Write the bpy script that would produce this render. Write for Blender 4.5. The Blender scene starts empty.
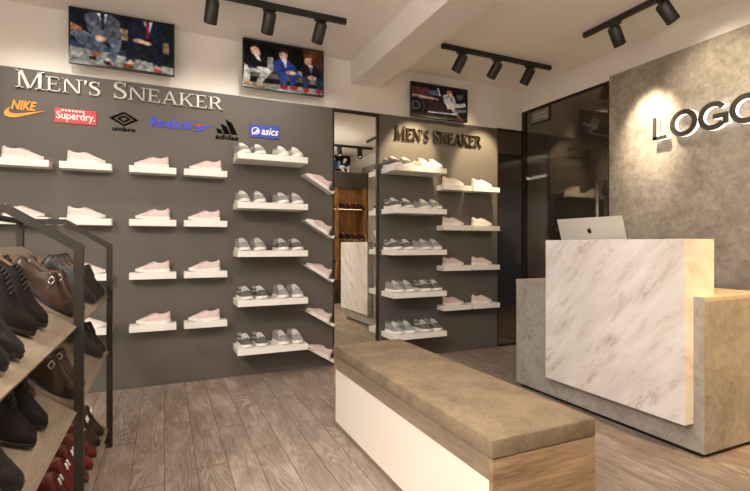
import bpy, bmesh, math, random
import numpy as np
from mathutils import Vector, Matrix
from mathutils.geometry import tessellate_polygon
random.seed(7)
sc = bpy.context.scene
COL = sc.collection
R = math.radians

# ------------------------------------------------------------------ helpers
def lin(c):
    return tuple(((v/255)/12.92 if v/255 <= .04045 else ((v/255+.055)/1.055)**2.4) for v in c)

class MB:
    """collects shapes and links them as one mesh object"""
    def __init__(s): s.v = []; s.f = []; s.m = []; s.sm = []
    def add(s, vs, fs, mi=0, smooth=False):
        o = len(s.v); s.v += [tuple(p) for p in vs]
        for f in fs:
            s.f.append([o+i for i in f]); s.m.append(mi); s.sm.append(smooth)
    def box(s, x0, x1, y0, y1, z0, z1, mi=0):
        v = [(x, y, z) for z in (z0, z1) for y in (y0, y1) for x in (x0, x1)]
        s.add(v, [(0,2,3,1),(4,5,7,6),(0,1,5,4),(2,6,7,3),(0,4,6,2),(1,3,7,5)], mi)
    def bar(s, p, q, w, h, up=(0,0,1), mi=0):
        p = Vector(p); q = Vector(q); d = (q-p).normalized(); u = Vector(up)
        a = d.cross(u).normalized(); b = a.cross(d).normalized()
        v = []
        for c in (p, q):
            for i, j in ((-1,-1),(1,-1),(1,1),(-1,1)): v.append(c+a*(i*w/2)+b*(j*h/2))
        s.add(v, [(0,1,2,3),(7,6,5,4),(0,4,5,1),(1,5,6,2),(2,6,7,3),(3,7,4,0)], mi)
    def cyl(s, p, q, r, r2=None, n=20, mi=0, caps=True):
        p = Vector(p); q = Vector(q); d = (q-p).normalized(); r2 = r if r2 is None else r2
        a = d.orthogonal().normalized(); b = d.cross(a)
        v = []
        for c, rr in ((p, r), (q, r2)):
            for k in range(n):
                t = 2*math.pi*k/n; v.append(c+a*(rr*math.cos(t))+b*(rr*math.sin(t)))
        s.add(v, [(k, (k+1) % n, n+(k+1) % n, n+k) for k in range(n)], mi, True)
        if caps:
            s.add(v[:n], [tuple(reversed(range(n)))], mi); s.add(v[n:], [tuple(range(n))], mi)
    def tube(s, pts, r, n=6, mi=0):
        for a, b in zip(pts, pts[1:]): s.cyl(a, b, r, n=n, mi=mi)
    def prism(s, poly, fn, mi=0, mside=None):
        """poly: 2-D outline; fn(x, y, k) -> 3-D point, k = 0 back, 1 front"""
        n = len(poly)
        ar = sum(poly[i][0]*poly[(i+1) % n][1]-poly[(i+1) % n][0]*poly[i][1] for i in range(n))
        if ar < 0: poly = poly[::-1]
        tri = tessellate_polygon([[Vector((p[0], p[1], 0)) for p in poly]])
        fr = [fn(p[0], p[1], 1) for p in poly]; bk = [fn(p[0], p[1], 0) for p in poly]
        s.add(fr, [tuple(t) for t in tri], mi); s.add(bk, [tuple(reversed(t)) for t in tri], mi)
        s.add(bk+fr, [(i, (i+1) % n, n+(i+1) % n, n+i) for i in range(n)], mi if mside is None else mside)
    def build(s, name, mats, parent=None, bevel=0, loc=None, fix=True):
        me = bpy.data.meshes.new(name); me.from_pydata(s.v, [], s.f)
        for m in (mats if isinstance(mats, (list, tuple)) else [mats]): me.materials.append(m)
        for p, mi, sm in zip(me.polygons, s.m, s.sm): p.material_index = mi; p.use_smooth = sm
        if fix:
            bm = bmesh.new(); bm.from_mesh(me); bmesh.ops.remove_doubles(bm, verts=bm.verts, dist=1e-6)
            bmesh.ops.recalc_face_normals(bm, faces=bm.faces); bm.to_mesh(me); bm.free()
        o = bpy.data.objects.new(name, me); COL.objects.link(o)
        if parent: o.parent = parent
        if loc: o.location = loc
        if bevel:
            b = o.modifiers.new('bevel', 'BEVEL'); b.width = bevel; b.segments = 2; b.limit_method = 'ANGLE'
        return o

def tag(o, label, cat, group=None):
    o['label'] = label; o['category'] = cat
    if group: o['group'] = group
    return o
def thing(name, label, cat, loc=(0,0,0), rot=(0,0,0), group=None):
    o = bpy.data.objects.new(name, None); o.empty_display_size = .05; COL.objects.link(o)
    o.location = loc; o.rotation_euler = rot
    return tag(o, label, cat, group)
def struct(o): o['kind'] = 'structure'; return o
def dup(root, loc, rot, label, group=None, name=None):
    r = root.copy(); COL.objects.link(r); r.location = loc; r.rotation_euler = rot; r['label'] = label
    if group: r['group'] = group
    for ch in root.children:
        c = ch.copy(); COL.objects.link(c); c.parent = r
        for g in ch.children:
            d = g.copy(); COL.objects.link(d); d.parent = c
    return r

# ------------------------------------------------------------------ materials
class NT:
    def __init__(s, name):
        s.m = bpy.data.materials.new(name); s.m.use_nodes = True; s.t = s.m.node_tree; s.n = s.t.nodes
        s.b = s.n['Principled BSDF']; s.out = s.n['Material Output']
    def node(s, ty, **kw):
        n = s.n.new(ty)
        for k, v in kw.items():
            if k.startswith('i_'):
                n.inputs[k[2:].replace('_', ' ')].default_value = v
            else: setattr(n, k, v)
        return n
    def link(s, a, b): s.t.links.new(a, b)
    def coord(s, scale=(1,1,1), rot=(0,0,0)):
        tc = s.node('ShaderNodeTexCoord'); mp = s.node('ShaderNodeMapping')
        mp.inputs['Scale'].default_value = scale; mp.inputs['Rotation'].default_value = rot
        s.link(tc.outputs['Object'], mp.inputs['Vector']); return mp.outputs['Vector']
    def noise(s, vec, scale, detail=4, rough=.55, dist=0):
        n = s.node('ShaderNodeTexNoise'); n.inputs['Scale'].default_value = scale; n.inputs['Detail'].default_value = detail
        n.inputs['Roughness'].default_value = rough; n.inputs['Distortion'].default_value = dist
        if vec: s.link(vec, n.inputs['Vector'])
        return n.outputs['Fac']
    def ramp(s, fac, stops):
        r = s.node('ShaderNodeValToRGB'); e = r.color_ramp.elements
        while len(e) < len(stops): e.new(.5)
        for el, (p, c) in zip(e, stops): el.position = p; el.color = (*lin(c), 1)
        s.link(fac, r.inputs['Fac']); return r.outputs['Color']
    def math(s, op, a, b=None):
        n = s.node('ShaderNodeMath', operation=op)
        for i, v in enumerate((a, b)):
            if v is None: continue
            if isinstance(v, (int, float)): n.inputs[i].default_value = v
            else: s.link(v, n.inputs[i])
        return n.outputs[0]
    def mix(s, fac, a, b, mode='MIX'):
        n = s.node('ShaderNodeMix', data_type='RGBA', blend_type=mode)
        for sock, v in ((n.inputs[0], fac), (n.inputs[6], a), (n.inputs[7], b)):
            if isinstance(v, (int, float)): sock.default_value = v
            elif isinstance(v, tuple): sock.default_value = (*lin(v), 1)
            else: s.link(v, sock)
        return n.outputs[2]
    def bump(s, h, strength=.2, dist=.01):
        b = s.node('ShaderNodeBump'); b.inputs['Strength'].default_value = strength; b.inputs['Distance'].default_value = dist
        s.link(h, b.inputs['Height']); s.link(b.outputs[0], s.b.inputs['Normal'])
    def col(s, c):
        if isinstance(c, tuple): s.b.inputs['Base Color'].default_value = (*lin(c), 1)
        else: s.link(c, s.b.inputs['Base Color'])
        return s
    def set(s, rough=.5, metal=0, spec=None):
        s.b.inputs['Roughness'].default_value = rough; s.b.inputs['Metallic'].default_value = metal
        if spec is not None: s.b.inputs['Specular IOR Level'].default_value = spec
        return s

def plain(name, c, rough=.5, metal=0, var=.06, scale=40, spec=None):
    t = NT(name); f = t.noise(t.coord(), scale, 3)
    lo = tuple(max(0, v*(1-var)) for v in c); hi = tuple(min(255, v*(1+var)) for v in c)
    t.col(t.ramp(f, [(.3, lo), (.7, hi)])); t.set(rough, metal, spec); return t.m
def emis(name, c, st):
    t = NT(name); t.col(c); t.b.inputs['Emission Color'].default_value = (*lin(c), 1); t.b.inputs['Emission Strength'].default_value = st
    return t.m
def wood(name, dark, mid, light, axis=0, rough=.5, sc_=1.0):
    t = NT(name); s = [14*sc_, 14*sc_, 14*sc_]; s[axis] = 1.3*sc_
    v = t.coord(tuple(s)); a = t.noise(v, 1.6, 6, .62, .5); b = t.noise(v, 9, 3, .6, .3)
    c = t.ramp(a, [(.28, dark), (.5, mid), (.72, light)])
    c = t.mix(.35, c, t.ramp(b, [(.3, dark), (.65, light)])); t.col(c); t.set(rough); t.bump(b, .12, .003); return t.m
def concrete(name, a, b, c, rough=.7, scale=2.5):
    t = NT(name); v = t.coord(); n1 = t.noise(v, scale, 9, .68, .6); n2 = t.noise(v, scale*7, 7, .72, .3)
    col = t.ramp(n1, [(.36, a), (.5, b), (.64, c)]); col = t.mix(.5, col, t.ramp(n2, [(.36, a), (.5, b), (.66, c)]))
    pit = t.ramp(t.noise(v, scale*11, 4, .7), [(.30, (120,112,104)), (.40, (255,255,255))]); col = t.mix(.55, col, pit, 'MULTIPLY')
    t.col(col); t.set(rough); t.bump(n2, .1, .004); return t.m

M = {}
M['wallpaint'] = plain('wall_paint', (232,226,218), .75, var=.01, scale=3)
M['ceilpaint'] = plain('ceiling_paint', (240,233,225), .85, var=.01, scale=3)
M['panel'] = plain('taupe_panel', (86,79,72), .6, var=.025, scale=2)
M['darkwall'] = plain('dark_wall', (136,124,112), .7, var=.05, scale=4)
M['white'] = plain('white_lacquer', (240,236,228), .4, var=.01)
M['cream'] = plain('cream_lacquer', (246,236,222), .32, var=.006, scale=3)
M['black'] = plain('black_metal', (30,27,24), .45, .1)
M['bronze'] = plain('dark_bronze_metal', (40,33,27), .55, .1, spec=.3)
M['blackplastic'] = plain('black_plastic', (20,18,18), .35)
M['chrome'] = plain('brushed_steel', (205,200,192), .28, 1, .03)
M['conc'] = concrete('grey_concrete', (126,118,110), (150,143,135), (170,163,155))
M['concwall'] = concrete('brown_concrete_plaster', (116,106,96), (152,142,130), (184,174,162), scale=2.6)
M['walnut'] = wood('dark_walnut', (42,26,18), (66,42,28), (92,60,38), 0)
M['oakend'] = wood('oak_board', (92,70,48), (150,122,92), (186,160,126), 0, .45)
M['oakside'] = wood('oak_board_long', (104,88,72), (134,116,96), (154,136,114), 1, .45)
M['greyoak'] = wood('grey_oak_board', (92,79,64), (120,104,86), (146,129,109), 1, .5)
M['gold'] = wood('golden_veneer', (62,38,20), (124,82,42), (178,132,78), 2, .4)
M['mirror'] = NT('mirror_silver').col((236,234,228)).set(.0, 1).m
M['darkgap'] = plain('black_recess', (14,12,11), .8)

def marble():
    t = NT('white_marble'); tc = t.node('ShaderNodeTexCoord')
    def dot(v):
        n = t.node('ShaderNodeVectorMath', operation='DOT_PRODUCT'); t.link(tc.outputs['Object'], n.inputs[0]); n.inputs[1].default_value = v; return n.outputs['Value']
    def vec(a, b, c):
        n = t.node('ShaderNodeCombineXYZ'); t.link(dot(a), n.inputs[0]); t.link(dot(b), n.inputs[1]); t.link(dot(c), n.inputs[2]); return n.outputs[0]
    v = vec((.5,-.75,.75), (1.2,2.9,2.9), (1.5,.3,.0))
    w = t.noise(v, 1.5, 8, .62, .5); vein = t.ramp(t.math('ABSOLUTE', t.math('SUBTRACT', w, .5)), [(.0, (178,173,170)), (.008, (215,210,205)), (.03, (242,238,234))])
    w2 = t.noise(v, 4.2, 7, .65, .4); vein2 = t.ramp(t.math('ABSOLUTE', t.math('SUBTRACT', w2, .5)), [(.0, (176,168,163)), (.010, (220,214,209)), (.03, (242,238,234))])
    m1 = t.ramp(t.noise(v, 2.1, 4, .6), [(.47, (0,0,0)), (.66, (255,255,255))]); m2 = t.ramp(t.noise(v, 3.3, 3, .6), [(.5, (0,0,0)), (.66, (255,255,255))])
    cloud = t.ramp(t.noise(v, 1.3, 5, .6), [(.3, (214,207,202)), (.62, (234,229,225))])
    c = t.mix(m1, cloud, t.mix(.9, cloud, vein, 'MULTIPLY')); c = t.mix(m2, c, t.mix(.7, c, vein2, 'MULTIPLY'))
    t.col(c); t.set(.32); return t.m
M['marble'] = marble()

def floor_mat():
    t = NT('weathered_oak_planks'); tc = t.node('ShaderNodeTexCoord'); sx = t.node('ShaderNodeSeparateXYZ')
    t.link(tc.outputs['Object'], sx.inputs[0]); X, Y = sx.outputs[0], sx.outputs[1]
    px = t.math('DIVIDE', X, .165); ix = t.math('FLOOR', px); fx = t.math('FRACT', px)
    wn = t.node('ShaderNodeTexWhiteNoise', noise_dimensions='1D'); t.link(ix, wn.inputs['W'])
    yo = t.math('DIVIDE', t.math('ADD', Y, t.math('MULTIPLY', wn.outputs['Value'], 7)), 1.9)
    iy = t.math('FLOOR', yo); fy = t.math('FRACT', yo)
    cb = t.node('ShaderNodeCombineXYZ'); t.link(ix, cb.inputs[0]); t.link(iy, cb.inputs[1])
    w2 = t.node('ShaderNodeTexWhiteNoise', noise_dimensions='2D'); t.link(cb.outputs[0], w2.inputs['Vector']); rnd = w2.outputs['Value']
    # grain coordinates, shifted per board
    g = t.node('ShaderNodeCombineXYZ')
    t.link(t.math('MULTIPLY', t.math('SUBTRACT', fx, .5), .165), g.inputs[0]); t.link(Y, g.inputs[1]); t.link(t.math('MULTIPLY', rnd, 31), g.inputs[2])
    def stretched(a, b):
        m = t.node('ShaderNodeMapping'); m.inputs['Scale'].default_value = (a, b, 1); t.link(g.outputs[0], m.inputs['Vector']); return m.outputs[0]
    # cathedral figure: contour lines of a stretched noise
    big = t.noise(stretched(7.5, 1.15), 1.0, 1.5, .45, .25)
    ring = t.math('ADD', t.math('MULTIPLY', t.math('SINE', t.math('MULTIPLY', big, 120)), .5), .5)
    ringc = t.ramp(ring, [(.0, (104,88,76)), (.55, (126,110,97)), (.8, (176,160,145)), (1, (186,170,156))])
    fine = t.noise(stretched(150, 5), 1, 4, .6)
    tone = t.ramp(rnd, [(0, (112,97,86)), (.5, (138,121,108)), (1, (158,141,127))])
    blot = t.ramp(t.noise(stretched(8, 3), 1, 6, .68), [(.34, (88,74,65)), (.5, (138,121,110)), (.64, (190,174,162))])
    rnd2 = t.math('FRACT', t.math('MULTIPLY', rnd, 17.3)); near = t.ramp(t.noise(stretched(9, .8), 1.3, 2), [(.42, (0,0,0)), (.6, (255,255,255))])
    c = t.mix(.65, tone, blot); c = t.mix(t.math('MULTIPLY', t.math('ADD', t.math('MULTIPLY', rnd2, .6), .15), near), c, ringc); c = t.mix(.3, c, t.ramp(fine, [(.35, (88,75,66)), (.62, (172,156,143))]))
    edge = t.math('LESS_THAN', t.math('MINIMUM', fx, t.math('SUBTRACT', 1, fx)), .016)
    end = t.math('LESS_THAN', fy, .004)
    gap = t.math('MAXIMUM', edge, end)
    c = t.mix(t.math('MULTIPLY', gap, .75), c, (66,54,45)); t.col(c)
    t.set(.48); t.bump(t.math('SUBTRACT', t.math('MULTIPLY', fine, .4), gap), .25, .002); return t.m
M['floor'] = floor_mat()

def fabric():
    t = NT('tan_cord_fabric'); v = t.coord(); n = t.noise(v, 110, 4, .75); n2 = t.noise(v, 6, 7, .7)
    c = t.ramp(n, [(.3, (80,66,50)), (.55, (124,106,84)), (.75, (148,128,101))])
    c = t.mix(.5, c, t.ramp(n2, [(.36, (98,82,63)), (.62, (146,127,102))])); t.col(c); t.set(.95); t.bump(n, .7, .006); return t.m
M['fabric'] = fabric()

def glass():
    t = NT('smoked_glass'); tr = t.node('ShaderNodeBsdfTransparent'); tr.inputs[0].default_value = (*lin((196,190,182)), 1)
    gl = t.node('ShaderNodeBsdfGlossy'); gl.inputs['Roughness'].default_value = .015; gl.inputs['Color'].default_value = (.9,.88,.85,1)
    fr = t.node('ShaderNodeLayerWeight'); fr.inputs['Blend'].default_value = .5; fac = t.math('MULTIPLY', t.math('POWER', fr.outputs['Facing'], 3.5), .6)
    mx = t.node('ShaderNodeMixShader'); t.link(t.math('ADD', fac, .10), mx.inputs[0]); t.link(tr.outputs[0], mx.inputs[1]); t.link(gl.outputs[0], mx.inputs[2])
    t.link(mx.outputs[0], t.out.inputs['Surface']); return t.m
M['glass'] = glass()

def knit(name, a, b, scale=260, rough=.85):
    t = NT(name); v = t.coord(); n = t.noise(v, scale, 2, .6); n2 = t.noise(v, 35, 3)
    c = t.mix(.4, t.ramp(n, [(.35, a), (.65, b)]), t.ramp(n2, [(.3, a), (.7, b)])); t.col(c); t.set(rough); t.bump(n, .3, .002); return t.m
M['pink'] = knit('pale_pink_knit', (190,168,164), (234,217,212))
M['pinkheel'] = knit('rose_knit', (208,162,158), (228,190,186))
M['palegrey'] = knit('pale_grey_mesh', (112,110,108), (172,169,165))
M['offwhite'] = knit('off_white_mesh', (176,169,160), (216,209,199))
M['darkgrey'] = knit('charcoal_mesh', (70,66,64), (112,108,104))
M['rubber'] = plain('white_rubber', (240,235,228), .55, var=.015)
M['pinksole'] = plain('blush_rubber', (238,226,220), .6, var=.015)
M['lining'] = knit('grey_lining', (120,112,106), (160,152,146))
M['pinklining'] = knit('pink_lining', (190,160,152), (214,188,180))
M['lace'] = plain('white_lace', (235,230,222), .8)
M['darklace'] = plain('black_lace', (24,20,18), .8)
def leather(name, a, b, rough=.4, spec=.3):
    t = NT(name); v = t.coord(); n = t.noise(v, 9, 4, .6); n2 = t.noise(v, 120, 3)
    t.col(t.ramp(n, [(.3, a), (.7, b)])); t.set(rough, 0, spec); t.bump(n2, .12, .002); return t.m
M['brown'] = leather('brown_leather', (40,26,16), (62,40,25))
M['redbrown'] = leather('russet_leather', (58,28,17), (84,42,26))
M['blackleather'] = leather('black_leather', (17,14,13), (32,27,24), .42)
M['suede'] = leather('black_suede', (22,18,17), (36,30,28), .85, .1)
M['red'] = leather('oxblood_leather', (62,14,13), (100,24,20), .3)
M['darkbrown'] = leather('dark_brown_leather', (34,21,15), (54,34,25), .35)
M['solerubber'] = plain('black_sole', (22,18,16), .6)
M['leatherlining'] = plain('tan_lining', (110,84,60), .7)

# ------------------------------------------------------------------ room
YW = 4.53; H = 3.18; XL = -2.2; XR = 4.11; YF = -.42
mb = MB(); mb.box(XL-.1, 8.0, YF-.1, 8.0, -.1, 0); struct(mb.build('floor', M['floor']))
mb = MB(); mb.box(XL-.1, 8.0, YF-.1, 8.0, H, H+.1); struct(mb.build('ceiling', M['ceilpaint']))
mb = MB(); mb.box(XL-.1, XR-.4, YW+.03, YW+.15, 0, H); mb.box(XR-.4, XR+.06, YW+.03, YW+.15, 2.66, H); struct(mb.build('wall_back', M['wallpaint']))
mb = MB(); mb.box(XL-.1, XL, YF, YW+.03, 0, H); struct(mb.build('wall_left', M['wallpaint']))
mb = MB(); mb.box(XL, XR+.1, YF-.1, YF, 0, H); struct(mb.build('wall_front', M['wallpaint']))
mb = MB(); mb.box(XR, XR+.12, 3.29, YW+.03, 2.905, H); mb.box(XR, XR+.12, YF, 3.29, 2.94, H); struct(mb.build('wall_right_lintel', M['wallpaint']))
mb = MB(); mb.box(XR-.02, XR+.12, YF, 3.29, 0, 2.94); struct(mb.build('wall_right', M['concwall']))
mb = MB(); mb.box(1.79, 2.1, YF, YW+.03, 2.935, H); struct(mb.build('trim_1', M['wallpaint'])).__setitem__('label', 'dropped ceiling beam crossing the shop')
# cladding
mb = MB(); mb.box(XL, 1.576, YW, YW+.03, 0, 2.652); struct(mb.build('wall_cladding_left', M['panel'])).__setitem__('label', 'long taupe wall panel behind the single ledges')
mb = MB(); mb.box(2.105, 3.69, YW, YW+.03, 0, 2.655); struct(mb.build('wall_cladding_right', M['panel'])).__setitem__('label', 'shorter taupe wall panel right of the mirror')

# mirror between the panels
t = thing('wall_mirror', 'tall floor-length mirror between the two taupe wall panels', 'mirror', (1.84, YW, 0))
mb = MB(); mb.box(-.262, .262, .012, .018, 0, 2.62); mg = mb.build('mirror_glass', M['mirror'], t); mg.rotation_euler = (0, 0, R(.45))   # hangs a touch askew
mb = MB(); mb.box(-.262, -.247, -.004, .028, 0, 2.652); mb.box(.236, .263, -.004, .028, 0, 2.652); mb.box(-.247, .236, -.004, .028, 2.62, 2.652); mb.build('mirror_frame', M['bronze'], t)

# glass partition: corner of two panes, with the entrance door
w = MB(); w.box(3.70, XR-.012, YW+.005, YW+.017, .02, 2.64)
g1 = struct(w.build('window_1', M['glass'])); g1['label'] = 'smoked glass pane right of the shorter shelf panel'
f = MB(); f.box(3.69, XR, YW, YW+.03, 2.64, 2.665); f.box(3.69, XR, YW, YW+.03, 0, .02); f.box(3.69, 3.703, YW, YW+.03, .02, 2.64); f.build('window_frame', M['bronze'], g1)
w = MB(); w.box(XR, XR+.012, 3.31, YW-.03, .02, 2.885)
d1 = struct(w.build('door_1', M['glass'])); d1['label'] = 'smoked glass door beside the concrete wall'
f = MB(); f.box(XR-.012, XR+.03, 3.29, YW+.03, 2.885, 2.905); f.box(XR-.012, XR+.03, YW-.03, YW+.03, 0, 2.885); f.box(XR-.012, XR+.03, 3.29, 3.31, 0, 2.885); f.box(XR-.005, XR+.02, 3.31, YW-.03, 0, .02)
f.build('door_frame', M['bronze'], d1)
h = MB(); h.cyl((XR-.06, 3.40, .8), (XR-.06, 3.40, 1.895), .016)
for z in (.95, 1.76): h.cyl((XR-.06, 3.40, z), (XR, 3.40, z), .012)
h.build('door_handle', M['chrome'], d1)
h = MB(); h.cyl((XR-.03, 3.335, 1.76), (XR+.002, 3.335, 1.76), .024); h.build('door_lock', M['black'], d1)
t = thing('notice_plate', 'small grey framed notice plate high on the smoked glass', 'sign', (XR-.001, 4.25, 2.79))
mb = MB(); mb.box(-.012, 0, -.145, .145, -.07, .07); mb.build('plate', plain('grey_plate', (120,112,104), .5), t)
mb = MB()
for a in ((-.155,.155,.07,.082),(-.155,.155,-.082,-.07)): mb.box(-.016, 0, a[0], a[1], a[2], a[3])
mb.box(-.016, 0, -.155, -.145, -.07, .07); mb.box(-.016, 0, .145, .155, -.07, .07); mb.build('plate_frame', M['black'], t)
mb = MB()
for z in (.025, -.02): mb.box(-.0135, -.012, -.11, .1, z-.006, z+.006)
mb.build('printed_line', plain('pale_print', (170,160,150), .6), t)

# dim lobby behind the glass
mb = MB(); mb.box(XR+.12, 8, YF-.1, YF, 0, H); mb.box(7.9, 8, YF, 8, 0, H); mb.box(XL, 8, 7.9, 8, 0, H); struct(mb.build('wall_lobby', M['darkwall']))
mb = MB(); mb.box(3.2, 3.3, YW+.15, 7.9, 0, H); struct(mb.build('wall_lobby_side', M['darkwall']))
t = struct(MB.build((lambda m: (m.box(6.35, 7.2, 7.86, 7.9, 0, 2.45), m)[1])(MB()), 'door_2', plain('grey_blue_door', (120,140,165), .5)))
t['label'] = 'grey blue door at the end of the dark lobby'
h = MB(); h.cyl((6.45, 7.8, 1.0), (6.45, 7.86, 1.0), .012); h.cyl((6.44, 7.8, 1.0), (6.55, 7.8, 1.0), .012); h.build('door_handle', M['chrome'], t)

t = thing('lobby_fill_lamp', 'added round lamp brightening the dark lobby behind the glass', 'added fill light', (5.6, 4.6, H))  # added lamp, so the lobby shows brighter through the smoked glass
mb = MB(); mb.cyl((0,0,-.05), (0,0,0), .14, n=28); mb.build('lamp_body', M['white'], t)
L_ = bpy.data.lights.new('lobby_fill', 'AREA'); L_.shape = 'DISK'; L_.size = .24; L_.energy = 55; L_.color = (1,.88,.74)
o = bpy.data.objects.new('lobby_fill', L_); COL.objects.link(o); o.location = (0, 0, -.055); o.parent = t

# ------------------------------------------------------------------ wall shelves
def shelf(x0, x1, top, depth, label, group, th=.056):
    mb = MB(); w = x1-x0; mb.box(-w/2, w/2, -depth, 0, -th, 0)
    o = mb.build('wall_shelf', M['white'], bevel=.002, loc=((x0+x1)/2, YW, top)); return tag(o, label, 'shelf', group)
ROWS4 = [1.912, 1.46, 1.005, .56]; RN4 = ['top row', 'second row', 'third row', 'bottom row']
ROWS5 = [2.063, 1.625, 1.19, .747, .315]; RN5 = ['top', 'second', 'third', 'fourth', 'bottom']
COLS = [(-1.195, -.83, 'below the orange tick logo'), (-.763, -.399, 'below the red logo plaque'), (-.271, .094, 'below the black diamond logo'), (.157, .519, 'below the black three-bar logo')]
RCOLS = [(2.825, 3.195, 'beside the long shelves of the shorter panel'), (3.225, 3.6, 'at the glass end of the shorter panel')]

# ------------------------------------------------------------------ shoes
def smooth(t, xs, ys):
    for i in range(len(xs)-1):
        if t <= xs[i+1] or i == len(xs)-2:
            a = (t-xs[i])/(xs[i+1]-xs[i]); a = min(1, max(0, a))
            m0 = 0 if i == 0 else (ys[i+1]-ys[i-1])/(xs[i+1]-xs[i-1])
            m1 = 0 if i+2 >= len(xs) else (ys[i+2]-ys[i])/(xs[i+2]-xs[i])
            d = xs[i+1]-xs[i]; a2 = a*a; a3 = a2*a
            return (2*a3-3*a2+1)*ys[i]+(a3-2*a2+a)*m0*d+(-2*a3+3*a2)*ys[i+1]+(a3-a2)*m1*d
class Last:
    """one shoe: toe to +X, sole on z = 0"""
    def __init__(s, L, W, hk, ws=None, zs=(.022,), base=None, open_=(.07,.42), q=None, wide=.6):
        s.L, s.W, s.hk, s.open = L, W, hk, open_
        s.ws = ws or ([0,.02,.06,.15,.3,.45,.6,.7,.8,.9,.96,1], [.34,.52,.64,.72,.69,.74,.92,1,.94,.70,.46,.16])
        s.zk = zs; s.base = base; s.q = q or ([0,1],[.6,.6]); s.wide = wide
        s.st = [0,.015,.04,.07,.1,.14,.19,.24,.29,.34,.38,.42,.46,.5,.55,.6,.65,.7,.75,.8,.85,.89,.93,.96,.985,1]
    def w(s, t): return s.W/2*smooth(t, *s.ws)
    def b(s, t): return smooth(t, *s.base) if s.base else smooth(t, [0,.1,.75,1], [.002,0,0,.008])
    def zs(s, t): return s.b(t)+smooth(t, *s.zk)
    def h(s, t): return smooth(t, *s.hk)
    def x(s, t): return (t-.5)*s.L
    def pt(s, t, a, k=1.0, out=0):
        w = s.w(t)*k; z0 = s.zs(t); h = max(s.h(t), z0+.004); q = smooth(t, *s.q)
        ca, sa = math.cos(a), max(0, math.sin(a))
        y = w*math.copysign(abs(ca)**.75, ca); z = z0+(h-z0)*(sa**q)
        return Vector((s.x(t), y*(1+out/max(w,.01)), z+out*sa))
    def upper(s):
        N = 20; rings = []; op = []
        for t in s.st:
            ring = []; o = []
            for j in range(N+1):
                a = math.pi*j/N; p = s.pt(t, a); inside = s.open[0] < t < s.open[1] and abs(p.y) < s.w(t)*s.wide and math.sin(a) > .5
                if inside: p.z = s.zs(t)+.018
                ring.append(p); o.append(inside)
            rings.append(ring); op.append(o)
        up, li = MB(), MB()
        vs = [p for r in rings for p in r]; ff = [o for r in op for o in r]; n1 = N+1
        fu, fl = [], []
        for i in range(len(rings)-1):
            for j in range(N):
                q = (i*n1+j, i*n1+j+1, (i+1)*n1+j+1, (i+1)*n1+j)
                (fl if any(ff[k] for k in q) else fu).append(q)
        for e in (0, len(rings)-1): fu.append(tuple(e*n1+j for j in range(n1)))
        up.add(vs, fu, 0, True); li.add(vs, fl, 0, True)
        return up, li
    def sole(s, over=1.06, mb=None):
        mb = mb or MB(); ts = s.st; vs = []
        for t in ts:
            w = s.w(t)*over; x = s.x(t)+(.004 if t == 1 else -.004 if t == 0 else 0)
            vs += [(x,-w,s.b(t)),(x,w,s.b(t)),(x,w*1.0,s.zs(t)+.003),(x,-w,s.zs(t)+.003)]
        fs = []
        for i in range(len(ts)-1):
            a = 4*i; b = a+4
            for k in range(4): fs.append((a+k, a+(k+1)%4, b+(k+1)%4, b+k))
        fs += [(0,1,2,3), (4*len(ts)-1, 4*len(ts)-2, 4*len(ts)-3, 4*len(ts)-4)]
        mb.add(vs, fs); return mb
    def heel(s, t1=.25):
        mb = MB(); ts = [t for t in s.st if t <= t1]; vs = []
        for t in ts:
            w = s.w(t)*1.0; vs += [(s.x(t),-w,0),(s.x(t),w,0),(s.x(t),w,s.b(t)),(s.x(t),-w,s.b(t))]
        fs = []
        for i in range(len(ts)-1):
            a = 4*i; b = a+4
            for k in range(4): fs.append((a+k, a+(k+1)%4, b+(k+1)%4, b+k))
        n = 4*len(ts); fs += [(0,1,2,3), (n-1,n-2,n-3,n-4)]; mb.add(vs, fs); return mb
    def laces(s, t0, t1, n=5, r=.0028, half=.75):
        mb = MB()
        for k in range(n):
            t = t0+(t1-t0)*k/(n-1)
            pts = [s.pt(t, math.pi/2+half*u, 1, .003) for u in (-1,-.5,0,.5,1)]
            mb.tube(pts, r)
            if k < n-1:
                t2 = t0+(t1-t0)*(k+1)/(n-1)
                mb.tube([s.pt(t, math.pi/2-half*.8, 1, .004), s.pt((t+t2)/2, math.pi/2, 1, .004), s.pt(t2, math.pi/2+half*.8, 1, .004)], r)
        return mb
    def patch(s, t0, t1, a0, a1, out=.002, nt=8, na=10):
        mb = MB(); vs = []; fs = []
        for i in range(nt+1):
            for j in range(na+1): vs.append(s.pt(t0+(t1-t0)*i/nt, a0+(a1-a0)*j/na, 1, out))
        for i in range(nt):
            for j in range(na): fs.append((i*(na+1)+j, i*(na+1)+j+1, (i+1)*(na+1)+j+1, (i+1)*(na+1)+j))
        mb.add(vs, fs, 0, True); return mb
    def swoosh(s):
        mb = MB(); up = [(.16,.55),(.2,.36),(.27,.27),(.38,.36),(.52,.56),(.68,.82)]; lo = [(.16,.5),(.18,.22),(.27,.12),(.4,.22),(.54,.46),(.68,.8)]
        for sg in (0, 1):
            P = []
            for (ta, va), (tb, vb) in zip(up, lo):
                for t, v in ((ta, va), (tb, vb)):
                    a = .15+v*.75; a = a if sg == 0 else math.pi-a; P.append(s.pt(t, a, 1, .003))
            mb.add(P, [(2*i, 2*i+1, 2*i+3, 2*i+2) for i in range(5)], 0, True)
        return mb

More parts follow.
